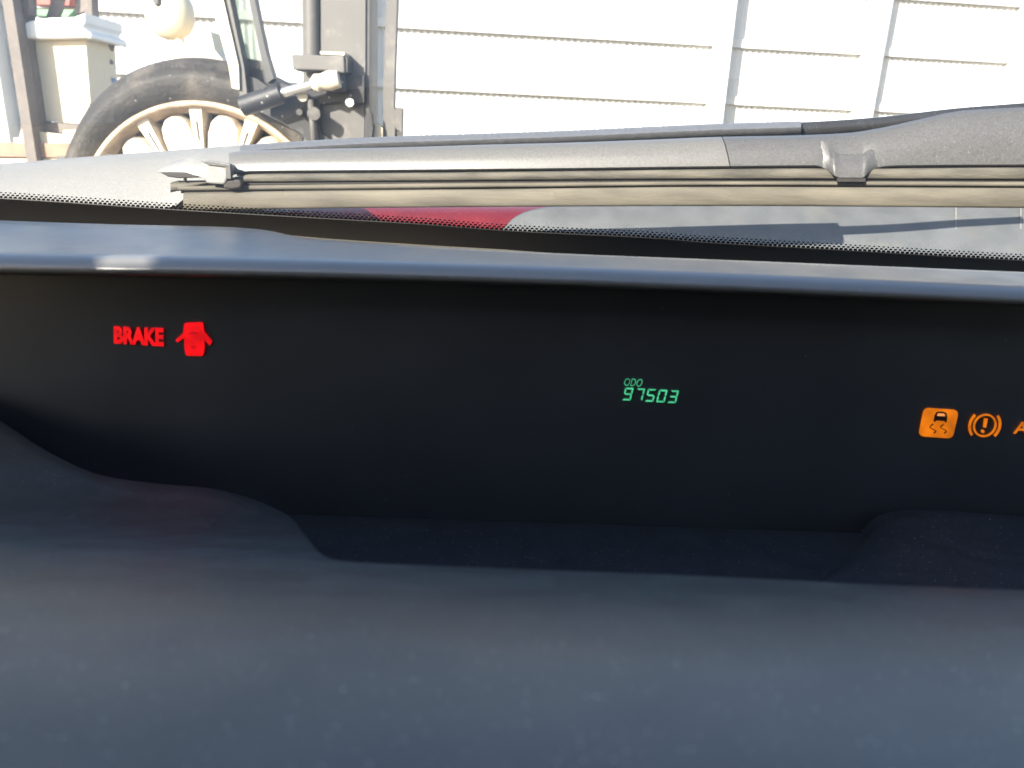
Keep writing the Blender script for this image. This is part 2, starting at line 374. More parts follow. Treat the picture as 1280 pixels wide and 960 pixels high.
# axle clutter
ax = part('axle', fl)
obj('housing', *prism([(338, 112), (352, 104), (372, 112), (400, 108), (430, 96), (455, 94), (455, 128), (436, 131), (424, 127), (400, 130), (400, 165), (418, 178), (420, 260), (396, 260), (388, 180), (374, 166), (354, 153), (338, 145)], YM - .03, .25), M['dark_metal'], ax)
obj('guard_plate', *prism([(306, 93), (322, 99), (340, 112), (352, 104), (372, 114), (399, 112), (400, 165), (412, 178), (384, 176), (372, 166), (352, 153), (330, 142), (309, 134), (302, 120)], 3.10, .045), M['dark_metal'], ax)
for (hx_, hy_, hr_) in ((352, 126, .018), (363, 134, .012), (383, 150, .014), (370, 124, .010), (390, 160, .012), (342, 120, .010)):
    obj('bolt', *tube([at(hx_, hy_, 3.08), at(hx_, hy_, 3.11)], hr_, 8), M['mast'], ax)
obj('hose', *tube([at(x_, y_, 3.07) for x_, y_ in ((340, 118), (350, 132), (362, 130), (374, 142), (380, 165), (386, 185))], .009, 8), M['mast_dark'], ax, smooth=True)
obj('hose', *tube([at(x_, y_, 3.06) for x_, y_ in ((398, 118), (388, 126), (380, 140), (381, 185))], .010, 8), M['mast'], ax, smooth=True)
obj('link', *tube([at(388, 124, YM - .06), at(394, 190, YM - .06)], .012), M['mast'], ax, smooth=True)
obj('pin', *tube([at(392, 142, YM - .1), at(392, 142, YM + .02)], .024, 14), M['mast'], ax, smooth=True, autosmooth=40)
obj('bolt', *tube([at(378, 120, YM - .08), at(378, 120, YM)], .020, 8), M['cream'], ax)
obj('bolt', *tube([at(374, 140, YM - .08), at(374, 140, YM)], .012, 8), M['mast'], ax)
obj('bolt', *tube([at(437, 128, YM - .06), at(437, 128, YM)], .016, 8), M['white'], ax)
# tilt cylinder
YT = 2.90
tc_ = part('tilt_cylinder', fl)
obj('barrel', *tube([at(303, 133, YT), at(352, 117, YT)], .036, 18), M['dark_metal'], tc_, smooth=True, autosmooth=40)
obj('rod', *tube([at(350, 117, YT), at(394, 105, YT)], .017, 12), M['chrome'], tc_, smooth=True, autosmooth=40)
obj('knuckle', *tube([at(390, 106, YT), at(397, 104, YT), at(402, 102.5, YT), at(412, 101, YT), at(424, 99, YT)], [.020, .034, .028, .036, .030], 14), M['cream'], tc_, smooth=True, autosmooth=40)
obj('clevis', *prism([(408, 92), (430, 92), (432, 114), (408, 116)], YT + .02, .10), M['dark_metal'], tc_)
# cab
YC = 3.06
cab = part('cab', fl)
obj('front_pillar', *prism([(252, -40), (270, -40), (298, 82), (299, 112), (290, 110), (286, 84)], YC, .06), M['cream'], cab)
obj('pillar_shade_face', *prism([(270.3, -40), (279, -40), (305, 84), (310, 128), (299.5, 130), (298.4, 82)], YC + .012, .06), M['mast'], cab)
obj('windscreen_frame', *prism([(303, -40), (310, -40), (331, 60), (342, 98), (334, 104), (324, 62)], YC + .03, .05), M['mast_dark'], cab)
obj('windscreen_pane', *prism([(275, -40), (305, -40), (327, 62), (333, 88), (302, 84)], YC + .08, .008), M['cab_glass'], cab)
obj('cowl_box', *prism([(296, 80), (305, 72), (326, 76), (338, 92), (340, 106), (300, 118)], YC + .085, .04), M['dark_metal'], cab)
obj('side_block', *prism([(226, 70), (232, 47), (240, 42), (263, 39), (268, 62), (284, 82), (284, 110), (222, 110)], 3.85, .5), M['cream'], cab)
YB = 4.05
bl = at(212, 14, YB); rr = 28 * mpx * 1.25
vs_, fs_ = [], []
rows = []
for i in range(13):
    th = math.pi * i / 12
    rows.append([bl + Vector((rr * math.sin(th) * math.cos(p) * (1.0 - .12 * math.cos(th)), rr * math.sin(th) * math.sin(p) * .8, rr * 1.12 * math.cos(th))) for p in [2*math.pi*k/24 for k in range(25)]])
obj('round_lamp', *grid(rows), M['cream'], cab, smooth=True)
obj('lamp_stem', *tube([at(222, 40, YB), at(226, 60, YB), at(228, 90, YB)], [.02, .03, .03]), M['cream'], cab, smooth=True)
obj('lamp_bracket', *prism([(189, -12), (198, -12), (197, 4), (194, 7), (190, 0)], YB - .25, .04), M['mast_dark'], cab)
# chassis low behind the wheel, fork carriage
b0 = at(90, 260, 3.75); b1 = at(420, 260, 3.75)
obj('chassis', *box((b0.x, 3.68, .35), (b1.x, 4.6, .95)), M['mast'], fl)
ca = part('fork_carriage', fl)
obj('upright', *prism([(485, -60), (498, -60), (493.5, 80), (492, 132), (494, 140), (493, 200), (478, 200), (479, 150), (478, 140), (481, 60)], YM + .05, .05), M['mast'], ca)
obj('hook', *prism([(493.8, 134), (502.5, 135), (502, 166), (499, 163), (494, 160)], YM + .045, .05), M['mast'], ca)
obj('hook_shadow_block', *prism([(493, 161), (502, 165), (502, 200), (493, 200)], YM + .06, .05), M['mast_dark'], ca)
obj('fork', *prism([(463, 160), (472, 154), (478, 160), (478, 200), (462, 200)], YM + .03, .06), M['cream'], ca)
obj('chain', *prism([(458, 142), (464, 140), (466, 160), (462, 190), (457, 190)], YM - .01, .04), M['dark_metal'], ca)

# ------------------------------------------------------------------ open framed machine on the left
YL = 5.0
lb = at(60, 200, YL); lm = thing('yard_machine', 'open framed machine with cream side panel and dark posts left of the tyre', 'machine', (lb.x, YL + .2, 0))
def foot(px0, px1, py, Y, th, name, m):           # a post from the given top down to the ground
    a = at(px0, py, Y); b = at(px1, py, Y)
    obj(name, *box((a.x, Y, 0.02), (b.x, Y + th, a.z)), m, lm)
foot(-4, 9.5, -40, YL - .12, .10, 'post', M['post'])
foot(11, 23, -40, YL - .02, .10, 'post', M['post'])
obj('upper_guard', *prism([(11, -40), (36, -40), (36, 18), (30, 24), (11, 30)], YL - .03, .08), M['post'], lm)
obj('inner_post', *prism([(26, 52), (42, 50), (45, 90), (53, 150), (53, 163), (26, 163)], YL + .02, .10), M['post'], lm)
obj('green_strip', *prism([(17, 78), (28, 80), (31, 142), (24, 142)], YL + .005, .03), M['green'], lm)
obj('side_panel', *prism([(41, 50), (107, 46), (110, 90), (113, 128), (100, 155), (54, 151)], YL + .04, .35), M['cream'], lm)
obj('panel_base', *prism([(40, 152), (54, 152), (100, 156), (112, 130), (116, 160), (78, 166), (40, 163)], YL + .01, .2), M['post'], lm)
foot(107.5, 116.5, 45, YL + .2, .08, 'rear_post', M['post'])
obj('rear_post_upper', *prism([(94, -40), (113, -40), (116, 45), (109, 45), (102, 33), (106, 14), (94, 18)], YL + .2, .08), M['post'], lm)
obj('diagonal_strut', *prism([(66, -40), (84, -40), (74, 10), (70, 21), (57, 22), (62, 8)], YL + .12, .05), M['post'], lm)
obj('red_canopy', *prism([(36, -40), (92, -40), (86, 6.5), (37, 5)], YL + .5, .3), M['red'], lm)
obj('green_band', *prism([(36, 11.5), (93, 12), (84, 21), (36, 18.5)], YL + .48, .2), M['green'], lm)
sd = obj('seat_cushion', *prism([(12, 34), (36, 26), (60, 22), (92, 21), (106, 15), (107, 28), (103, 35), (114, 42), (115, 49), (107, 47), (41, 48.5), (14, 46)], YL - .03, .45), M['white'], lm); bevel(sd, .02, 3)
for (cx_, cy_, rx_, ry_) in ((128, 55, 13, 12), (130, 77, 12, 10), (126, 88, 8, 6)):
    c0 = at(cx_, cy_, YL + .35); k_ = mpx * (YL + .35) / YW
    rows = [[c0 + Vector((rx_*k_*math.sin(t)*math.cos(p)*(1 + .12*math.sin(3*p + cx_)), .08*math.sin(t)*math.sin(p), ry_*k_*math.cos(t)*(1 + .1*math.sin(2*p)))) for p in [2*math.pi*k/18 for k in range(19)]] for t in [math.pi*i/9 for i in range(10)]]
    obj('grey_bundle', *grid(rows), M['grey'], lm, smooth=True)
obj('blue_sheet', *prism([(118, 84), (124, 94), (142, 98), (139, 106), (124, 122), (117, 116)], YL + .32, .05), M['blue'], lm)
obj('cream_sill', *prism([(17, 172), (24, 172), (26, 162), (78, 168), (79, 163), (98, 162), (98, 179), (17, 179)], YL - .05, .5), M['cream'], lm)
obj('bumper_beam', *prism([(-60, 178), (98, 179.5), (98, 197), (-60, 195)], YL - .07, .5), M['brown'], lm)
obj('step_plate', *prism([(-60, 197), (98, 198), (98, 240), (-60, 238)], YL - .05, .4), M['cream'], lm)

# ================================================================== THE CAR AROUND THE CAMERA
car = thing('car_body', 'red car body with grey plastic cowl below the windscreen', 'car', (0, 0.2, 0))
# cowl panel (grey speckled plastic, rises to a crest beyond the glass)
crest = cur([(-300, 226), (0, 205), (100, 196.5), (200, 189), (300, 181.5), (400, 175), (500, 171.5), (600, 169), (800, 164), (1000, 160), (1500, 165)])
cowl_low = cur([(-300, 262), (0, 262), (210, 262), (240, 240), (300, 232), (1500, 232)])
rows = []
xs = frange(-300, 320, 20)
prof = [(0, .700), (.3, .712), (.55, .724), (.8, .742), (.94, .765), (1.0, .80)]
for t, Y in prof:
    rows.append([at(x, cowl_low(x) + (crest(x) - cowl_low(x)) * t, Y) for x in xs])
rows.append([p + Vector((0, .06, -.012)) for p in rows[-1]])
rows.append([p + Vector((0, .10, -.03)) for p in rows[-1]])
obj('cowl_panel', *grid(rows), M['cowl'], car, smooth=True)
# hood in front
hx = frange(-.85, .85, .1)
hood = [[Vector((x, Y, z - .05 * (x / .85) ** 2)) for x in hx] for Y, z in ((1.02, 1.005), (1.12, 0.995), (1.4, .93), (1.75, .82), (1.95, .70), (2.0, .45))]
obj('hood', *grid(hood), M['red_paint'], car, smooth=True)
# moulding under the wiper: ridged seal strip
def strip(name, ya, yb, off, m, x0=236, x1=1500, par=car, th=.006, nx=40):
    # a moulded strip standing on the outside of the glass, its face towards the cabin
    rows = []
    xs_ = frange(x0, x1, (x1 - x0) / nx)
    for f, bu in ((0, .0016), (.12, .0004), (.5, 0), (.88, .0003), (1, .0012)):
        rows.append([at(x, ya(x) + (yb(x) - ya(x)) * f, glass(x, 260, 0).y + off + bu) for x in xs_])
    rows = [[p + Vector((0, th, .0003)) for p in rows[0]]] + rows + [[p + Vector((0, .012, .001)) for p in rows[-1]]]
    return obj(name, *grid(rows), m, par, smooth=True)
l0 = cur([(200, 221), (300, 219), (640, 216), (900, 213.5), (1280, 214), (1500, 216)])
l1 = cur([(200, 228.5), (300, 227.5), (640, 225), (900, 223.5), (1280, 224), (1500, 226)])
l2 = cur([(200, 233), (300, 232), (640, 228.5), (900, 227), (1280, 227.5), (1500, 229)])
l3 = cur([(200, 239), (300, 237.5), (640, 234), (900, 231.5), (1280, 233), (1500, 235)])
l4 = cur([(200, 244), (300, 242.5), (640, 238), (900, 235.5), (1280, 237.5), (1500, 240)])
l5 = cur([(200, 264), (300, 262), (500, 259.5), (640, 258.5), (900, 257.5), (1280, 260), (1500, 262)])
sh = lambda f, d: (lambda x: f(x) + d)

# lower tray and red flange, visible through the glass below the strips
tl = cur([(600, 300), (628, 288), (640, 276), (655, 267), (675, 262), (700, 258), (1280, 256), (1500, 258)])
xs = [628, 632, 636, 640, 646, 655, 665, 680, 700] + frange(730, 1500, 20)
rows = []
for f, Y in ((0, .87), (.04, .858), (.25, .842), (.6, .815), (1.0, .78)):
    rows.append([at(x, tl(x) - 2 + (345 - tl(x)) * f, Y) for x in xs])
rows.insert(0, [p + Vector((0, .02, -.03)) for p in rows[0]])
obj('cowl_tray', *grid(rows), M['tray'], car, smooth=True)
for x in (1195, 1276):
    obj('tray_seam', *loft([[at(x - .7, 255, .856), at(x + .8, 255, .856), at(x + .8, 255, .88), at(x - .7, 255, .88)],
                            [at(x - .6, 288, .832), at(x + .7, 288, .832), at(x + .7, 288, .86), at(x - .6, 288, .86)]]), M['cowl'], car)
rows = [[at(x, y_, Y) for x in frange(318, 690, 12)] for y_, Y in ((252, .99), (258, .95), (266, .92), (280, .90), (300, .88))]
obj('red_flange', *grid(rows), M['red_paint'], car, smooth=True)
rows = [[at(x, y_, Y) for x in frange(-300, 330, 15)] for y_, Y in ((236, .79), (262, .77), (280, .76), (305, .75))]
obj('cowl_shelf', *grid(rows), M['cowl'], car, smooth=True)
# roof, pillars, doors (outside the frame; they shade the dashboard)
ro = [(0.03, 1.326), (-.06, 1.368), (-.2, 1.405), (-.5, 1.43), (-1.1, 1.43), (-1.7, 1.37)]
rof = cur([(-y, z) for y, z in ro])
def roof_z(x, y): return rof(-y) - .10 * (abs(x) / .7) ** 3 * min(1, max(0, (-.02 - y) / .8))
def roof_slab(name, x0, x1, y0, y1):
    outer = [[Vector((x, y, roof_z(x, y))) for x in frange(x0, x1, .05)] for y in frange(y0, y1, .06)]
    rings = [r + [p + Vector((0, 0, -.003)) for p in r[::-1]] for r in outer]
    return obj(name, *loft(rings), M['headliner'], car)
gp = atd(146, 347, .402); gt = 0.0
for _ in range(200):
    q = gp + SUN_DIR * gt
    if q.z > roof_z(q.x, q.y) - .015: break
    gt += .005
gap = q                                           # made-up slot between the roof slabs, aimed to sunlight one sliver of brow
roof_slab('roof', gap.x + .015, .70, -1.7, .03)
roof_slab('roof_side', -.72, gap.x + .0145, gap.y + .012, .085)
roof_slab('roof_side', -.72, gap.x + .0145, -1.7, gap.y - .012)
roof_slab('roof_edge', -.75, gap.x - .015, gap.y - .0118, gap.y + .0118)
for s in (-1, 1):
    ys_ = frange(-1.7, .08, .06)
    obj('roof_slit_blocker', *loft([[Vector((s*.712, y, roof_z(.712, y) - .001)), Vector((s*.722, y, roof_z(.722, y) - .001)), Vector((s*.722, y, 1.25)), Vector((s*.712, y, 1.25))] for y in ys_]), M['trim_dark'], car)  # added to block a sun streak between roof edge and rail
    obj('a_pillar', *tube([(s*.74, .60, 1.015), (s*.70, .3, 1.17), (s*.68, .02, 1.27)], .03, 8), M['trim_dark'], car)
    obj('roof_rail', *box((s*.70 - .03, -1.7, 1.22), (s*.70 + .03, .02, 1.32)), M['trim_dark'], car)
    obj('b_pillar', *box((s*.72 - .03, -.42, .9), (s*.72 + .03, -.12, 1.24)), M['trim_dark'], car)
    obj('rear_side_blocker', *box((s*.72 - .025, -1.68, .972), (s*.72 + .025, -.43, 1.218)), M['trim_dark'], car)  # unseen panel added over the rear side window to darken the cabin
    obj('door', *box((s*.76 - .05, -1.6, .30), (s*.76 + .05, .70, .97)), M['trim_dark'], car)
obj('cabin_floor', *box((-.75, -1.7, .28), (.75, .6, .32)), M['trim_dark'], car)
obj('rear_wall', *box((-.72, -1.75, .3), (.72, -1.68, 1.34)), M['trim_dark'], car)  # carried up over the rear window to keep light out of the cabin
obj('bulkhead', *box((-.75, .62, .3), (.75, .66, .95)), M['trim_dark'], car)
for s in (-.36, .36):
    o = obj('seat_back', *box((s - .25, -.62, .45), (s + .25, -.48, 1.05)), M['trim_dark'], car); bevel(o, .05, 3)

# ------------------------------------------------------------------ windscreen
ws = thing('windscreen', 'dusty windscreen glass with black dotted border along its bottom edge', 'windscreen', (0, G_Y, G_Z))
gv = [Vector((x, y, G_Z + (G_Y - y) * G_S)) for y in (G_Y + .02, 0.035) for x in (-.72, .72)]
v = gv + [p - G_N * .005 for p in gv]
obj('pane', v, [(0, 1, 3, 2)], M['glass'], ws)
fe = cur([(-300, 232), (0, 247), (230, 262), (400, 272), (520, 279), (640, 288), (820, 297), (880, 302), (1000, 309), (1280, 325), (1500, 336)])
fb = cur([(-300, 280), (0, 292), (300, 300), (365, 293), (400, 297), (520, 304), (640, 311.5), (700, 318), (960, 340), (1280, 352), (1500, 362)])
xs = frange(-300, 1500, 6)
rows = [[glass(x, fe(x), -.0035) for x in xs], [glass(x, fb(x), -.0035) for x in xs]]
rows += [[p - G_N * .0008 for p in r] for r in rows[::-1]]
obj('border_band', *grid(rows, closed=True), M['frit'], ws)
DV, DF = [], []
pitch = 5.9
for r_ in range(3):
    rw = (2.55, 2.1, 1.5)[r_]
    x = -40 + (pitch / 2 if r_ % 2 else 0)
    while x < 1320:
        yy = fe(x) - 1.0 - 2.7 * r_
        b = len(DV)
        for k in range(8):
            a = 2 * math.pi * k / 8
            DV.append(glass(x + rw * math.cos(a), yy + rw * .58 * math.sin(a), -.0035))
        DF.append(tuple(range(b, b + 8)))
        x += pitch
do = obj('border_dots', DV, DF, M['frit'], ws); do['kind'] = 'stuff'

# ------------------------------------------------------------------ wiper lying on the glass
wp0 = glass(640, 215, .02)
wi = thing('windscreen_wiper', 'long weathered grey wiper lying across the bottom of the windscreen', 'wiper', wp0, group='wipers on the windscreen')
ftop = cur([(268, 194), (300, 189), (400, 186), (500, 184), (600, 181), (700, 178.5), (800, 175), (900, 171), (1000, 169), (1060, 166), (1100, 160), (1150, 149), (1200, 138.5), (1280, 134), (1500, 128)])
flow = cur([(268, 224), (280, 221), (300, 216), (320, 214.8), (500, 213.5), (700, 211.5), (900, 209), (1020, 208), (1034, 213), (1043, 220), (1050, 223), (1078, 223), (1084, 218), (1096, 210.5), (1120, 208), (1280, 207), (1500, 208)])
def FP(t, b):
    h = b - t
    return [(t + 2, .030), (t, .018), (t + .08*h, .0115), (t + .22*h, .0070), (t + .42*h, .0035), (t + .66*h, .0012), (b - 1.5, .0), (b, .001), (b + 1.2, .008), (b - .2*h, .026)]
def frame_ring(x):
    t, b = ftop(x), flow(x); h = b - t
    Y0 = glass(x, 260, 0).y + .008
    return [at(x, y, Y0 + o) for y, o in FP(t, b)]
def seamx(k, a, b):  # curved split between blade frame and arm cover
    return a + (b - a) * k
xs1 = [286, 289, 293, 298, 304, 312] + frange(330, 890, 20) + [898]
rings = [frame_ring(x) for x in xs1]
def seam_ring(dx):
    r = []; t, b = ftop(905), flow(905); h = b - t
    for y, o in FP(t, b):
        f = min(1, max(0, (y - t) / h)); x = 902 + 11 * f ** .7 + dx
        r.append(at(x, y, glass(x, 260, 0).y + .008 + o))
    return r
obj('blade_frame', *loft(rings + [seam_ring(-.7)]), M['blade'], wi, smooth=True, autosmooth=50)
xs2 = [920] + frange(940, 1010, 14) + frange(1016, 1104, 3) + frange(1120, 1500, 20)
obj('arm_cover', *loft([seam_ring(.7)] + [frame_ring(x) for x in xs2]), M['wiper'], wi, smooth=True, autosmooth=50)
fill = [[p + Vector((0, .0025, -.0002)) for p in seam_ring(d_)] for d_ in (-6, 6)]
obj('seam_filler', *loft(fill), M['rubber_dark'], wi)
rings = []
for x in frange(1026, 1102, 2):
    b_ = flow(x); tp = b_ - 34; Y0 = glass(x, 260, 0).y
    k_ = min(1, max(0, (b_ - 208) / 12)); yf = Y0 + .0095 - .0085 * k_
    rings.append([at(x, tp, Y0 + .0135), at(x, tp + 14, yf + .0025), at(x, tp + 26, yf + .0006), at(x, b_ - 1, yf), at(x, b_, yf + .001), at(x, b_ + .3, Y0 + .012), at(x, tp + 10, Y0 + .02)])
obj('clip_tongue', *loft(rings), M['wiper'], wi, smooth=True, autosmooth=60)
obj('tongue_pad', *loft([[at(x, 222.8, glass(x, 260, 0).y + o) for o in (.0012, .010)] + [at(x, 227.2, glass(x, 260, 0).y + o) for o in (.010, .0012)] for x in (1046, 1082)]), M['rubber_dark'], wi)
# end cap (claw) with clip
def solid(name, poly, off, th, m, bev=.0015):
    a = [at(x, y, glass(x, 260, 0).y + off + .004) for x, y in poly]; n = len(a)
    v = a + [p + Vector((0, th, 0)) for p in a]
    f = [tuple(range(n)), tuple(range(2*n - 1, n - 1, -1))] + [(i, (i+1) % n, n + (i+1) % n, n + i) for i in range(n)]
    o = obj(name, v, f, m, wi); bevel(o, bev); return o
cl = [(197, 214.5, 214.9), (203, 209, 216), (211, 205, 216.5), (222, 200.5, 217), (235, 197, 217.5), (248, 196, 220), (258, 197, 224)]
rings = []
for x, t, b in cl:
    h = b - t
    Y0 = glass(x, 260, 0).y + .006
    rings.append([at(x, t, Y0 + .014), at(x, t + .25*h, Y0 + .005), at(x, t + .6*h, Y0 + .001), at(x, b, Y0), at(x, b + .5, Y0 + .012), at(x, t + .5*h, Y0 + .022)])
obj('end_cap', *loft(rings), M['cap'], wi, smooth=True, autosmooth=45)
solid('clip', [(254, 206), (262, 203), (286, 206), (287.5, 212), (283, 226), (280.5, 231), (258, 229.5), (255, 224)], -.006, .012, M['cap'])
solid('clip_rim', [(250, 201), (262, 200.5), (288, 205), (289, 224), (282, 224), (281.5, 209), (260, 206.5)], -.0075, .004, M['wiper'], .0006)
solid('end_cap_lip', [(199, 215.5), (212, 215), (230, 215.5), (249, 222), (238, 222.5), (224, 223), (210, 221)], -.001, .006, M['rubber_dark'], .0008)
solid('end_pin', [(229, 222), (231, 222), (231, 227), (229, 227)], .0, .004, M['rubber_dark'], .0003)
solid('rubber_end', [(278, 232), (283, 226.5), (292, 224), (300, 225), (302.5, 230), (300, 235), (290, 236.5), (280, 236)], -.005, .008, M['rubber_dark'])
# rubber blade: ridges and grooves
def rib_strip(name, ya, yb, off, m, x0, x1=1500):
    return strip(name, ya, yb, off, m, x0, x1, wi)
fl_edge = lambda x: flow(x) if x < 1015 or x > 1100 else 208
rib_strip('painted_shadow_strip', lambda x: fl_edge(x) - .5, lambda x: fl_edge(x) + 3.5 + (1.5 if x > 850 else 0), .012, M['rubber_dark'], 296)  # dark strip painted in for the shadow under the frame
rib_strip('rubber_ridge', lambda x: fl_edge(x) + 3, sh(l1, 0), .006, M['rubber_mid'], 213)
rib_strip('rubber_groove', sh(l1, -.3), sh(l2, .3), .009, M['rubber_dark'], 216)
rib_strip('rubber_ridge', l2, l3, .005, M['rubber'], 222)
rib_strip('rubber_groove', sh(l3, -.3), sh(l3, 3.0), .008, M['rubber_dark'], 226)
rib_strip('reflection_band', sh(l3, 2.6), l5, .004, M['rubber'], 229)  # solid strip built for the blade's reflection in the glass

# ------------------------------------------------------------------ second wiper behind it
w2 = at(700, 172, .60)
wb = thing('windscreen_wiper', 'second wiper behind the long grey one, its arm thin and glossy', 'wiper', w2, group='wipers on the windscreen')
top2 = cur([(220, 187.5), (300, 181.5), (400, 174.8), (500, 170), (600, 167), (700, 163.5), (800, 159), (900, 154.5), (1000, 151.5)])
rings = []
for x in [300] + frange(310, 1000, 30) + [1001.5]:
    t = top2(x); h = 19 if x < 1001 else 18
    c = [(t, .660), (t + .12*h, .640), (t + .4*h, .632), (t + .75*h, .634), (t + h, .645), (t + h, .67), (t + .3*h, .68)]
    rings.append([at(x, y, Y) for y, Y in c])
obj('blade_cover', *loft(rings), M['wiper_far'], wb, smooth=True, autosmooth=50)
armc = cur([(990, 163), (1040, 160), (1100, 155), (1150, 149), (1200, 143), (1260, 138)])
obj('arm', *tube([at(x, armc(x), .665) for x in frange(985, 1300, 15)], [.0062 - .0014 * i / 21 for i in range(22)], 14), M['arm'], wb, smooth=True)

# ------------------------------------------------------------------ dashboard
db = thing('dashboard', 'dark plastic dashboard with overhanging brow above the instrument display', 'dashboard', (0, .25, .80))
BK = .0022
T = cur([(-300, 260), (0, 275.5), (150, 280.5), (290, 284), (335, 288), (372, 296), (420, 300.5), (640, 314), (960, 327), (1280, 340), (1540, 350)])
Bt = cur([(-300, 309), (0, 319), (300, 324), (640, 333), (960, 345), (1280, 359), (1540, 369)])
xs = frange(-300, 1540, 15)
rows = [[atd(x, T(x), .405 + BK * (Bt(x) - T(x))) + Vector((0, .02, -.05)) for x in xs], [atd(x, T(x), .405 + BK * (Bt(x) - T(x))) + Vector((0, .006, -.004)) for x in xs], [atd(x, T(x), .405 + BK * (Bt(x) - T(x))) for x in xs]]
for f in (.12, .3, .5, .7, .88, 1.0):
    rows.append([atd(x, T(x) + (Bt(x) - T(x)) * f, .405 + BK * (Bt(x) - T(x)) * (1 - f)) for x in xs])
for dy, d in ((4, .4022), (8, .4002), (13, .3990), (18, .3990), (21, .4004), (23, .405), (24, .417)):
    rows.append([atd(x, Bt(x) + dy, d) for x in xs])
obj('brow', *grid(rows), M['brow'], db, smooth=True)
xs = frange(350, 690, 10)
rows = [[atd(x, T(x) - 1.7 * min(1, max(0, (x - 360) / 25)) * min(1, max(0, (690 - x) / 60)), .56) for x in xs], [atd(x, T(x) + .5, .553) for x in xs]]
obj('defroster_trim', *grid(rows), M['rubber'], db)
# lower pad, nearest the camera
dfun = cur([(470, .445), (540, .430), (600, .381), (650, .343), (690, .272), (715, .218), (760, .166), (830, .135), (960, .1073), (1150, .083), (1300, .071)])
up = cur([(-300, 380), (-100, 468), (0, 526), (60, 565), (130, 595), (200, 605), (260, 610), (310, 622), (340, 634), (362, 646), (380, 668), (398, 690), (415, 699), (450, 703), (500, 705.5), (640, 711), (900, 721), (1040, 728), (1105, 731), (1200, 735), (1280, 738), (1500, 746)])
xs = frange(-200, 300, 20)[:-1] + frange(300, 430, 4)[:-1] + frange(430, 1500, 20)
rows = []
NR = 46
def padpt(x, y): return atd(x, y, dfun(y - .040 * (x - 640)))
for i in range(NR):
    f = i / (NR - 1)
    rows.append([padpt(x, 1250 + (up(x) - 1250) * f) for x in xs])
rows.append([p + Vector((0, .0015, -.0012)) for p in rows[-1]])
rows.append([p + Vector((0, .001, -.004)) for p in rows[-1]])
rows.append([p + Vector((0, .0, -.05)) for p in rows[-1]])
obj('lower_pad', *grid(rows), M['pad'], db, smooth=True)
# ledge between the pad and the display
YLENS = .42
L = cur([(200, 638), (362, 643), (1090, 667), (1300, 674)])
rows = []
xs = frange(250, 1300, 25)
for y_, Y in ((800, .27), (760, .30), (720, .335)):
    rows.append([at(x, y_ + .033 * (x - 640), Y) for x in xs])
rows.append([at(x, L(x) + 6, .400) for x in xs]); rows.append([at(x, L(x) + 1.2, .411) for x in xs]); rows.append([at(x, L(x), .4125) for x in xs]); rows.append([at(x, L(x) + 1, .419) for x in xs])
obj('ledge', *grid(rows), M['ledge'], db, smooth=True)
# right shoulder swelling over the end of the ledge
sr = cur([(1060, 690), (1088, 669), (1098, 658), (1112, 649.5), (1130, 644.5), (1150, 643), (1280, 650), (1500, 660)])
rows = []
xs = frange(1086, 1112, 2)[:-1] + frange(1112, 1500, 12)
for f, Y in ((0, .24), (.4, .32), (.8, .38), (.95, .398), (1.0, .404)):
    rows.append([at(x - 130 * (1 - f) * (1500 - x) / 414, 790 + (sr(x) - 790) * f, Y) for x in xs])
rows.append([p + Vector((0, .01, -.002)) for p in rows[-1]])
obj('right_shoulder', *grid(rows), M['ledge'], db, smooth=True)

# ------------------------------------------------------------------ instrument display
dp = thing('instrument_display', 'black recessed display panel with lit red, green and amber symbols', 'display', at(640, 640, YLENS))
cs = [at(-260, 316, YLENS), at(1560, 374, YLENS), at(1560, 760, YLENS), at(-260, 760, YLENS)]
obj('lens', cs + [p + Vector((0, .004, 0)) for p in cs], [(0,1,2,3), (7,6,5,4), (0,4,5,1), (1,5,6,2), (2,6,7,3), (3,7,4,0)], M['lens'], dp)
YS = YLENS - .0012
def sym(name, poly, m, par, Y=YS): return obj(name, *prism(poly, Y, .0008), m, par)
def text_mesh(txt, bold=0.0):
    cu = bpy.data.curves.new('txt', 'FONT'); cu.body = txt; cu.offset = bold; cu.resolution_u = 3
    o = bpy.data.objects.new('txt', cu); COL.objects.link(o)
    dg = bpy.context.evaluated_depsgraph_get(); me = bpy.data.meshes.new_from_object(o.evaluated_get(dg))
    V = [tuple(v.co) for v in me.vertices]; F = [tuple(p.vertices) for p in me.polygons]
    bpy.data.objects.remove(o); bpy.data.curves.remove(cu); bpy.data.meshes.remove(me)
    x0 = min(v[0] for v in V); x1 = max(v[0] for v in V); y0 = min(v[1] for v in V); y1 = max(v[1] for v in V)
    return [((v[0] - x0) / (x1 - x0), (v[1] - y0) / (y1 - y0)) for v in V], F
def text(name, txt, quad, m, par, bold=0.0, Y=YS):
    (bl_, br_, tr_, tl_) = [Vector(q) for q in quad]
    V, F = text_mesh(txt, bold); P3 = []
    for u, t in V:
        q = bl_ * (1-u) * (1-t) + br_ * u * (1-t) + tr_ * u * t + tl_ * (1-u) * t
        P3.append(at(q.x, q.y, Y))
    return obj(name, P3, F, m, par)
text('brake_warning_text', 'BRAKE', [(142.5, 429.5), (204.5, 433), (204.5, 410), (142, 407.5)], M['red_light'], dp, .05)['label'] = 'lit red BRAKE lettering'
da = sym('door_warning_symbol', [(230, 405.5), (232, 403.8), (251, 403), (253.3, 404.6), (254.6, 414.5), (264.3, 426), (264.2, 428), (261.8, 431.6), (254.8, 424.5), (255.2, 434), (253.8, 443), (252, 445), (234, 444.6), (232, 443), (230.3, 433), (230.2, 422.5), (222, 427.8), (219.4, 426), (219.8, 424.4), (229, 416)], M['red_light'], dp)
da['label'] = 'lit red car with open doors symbol'
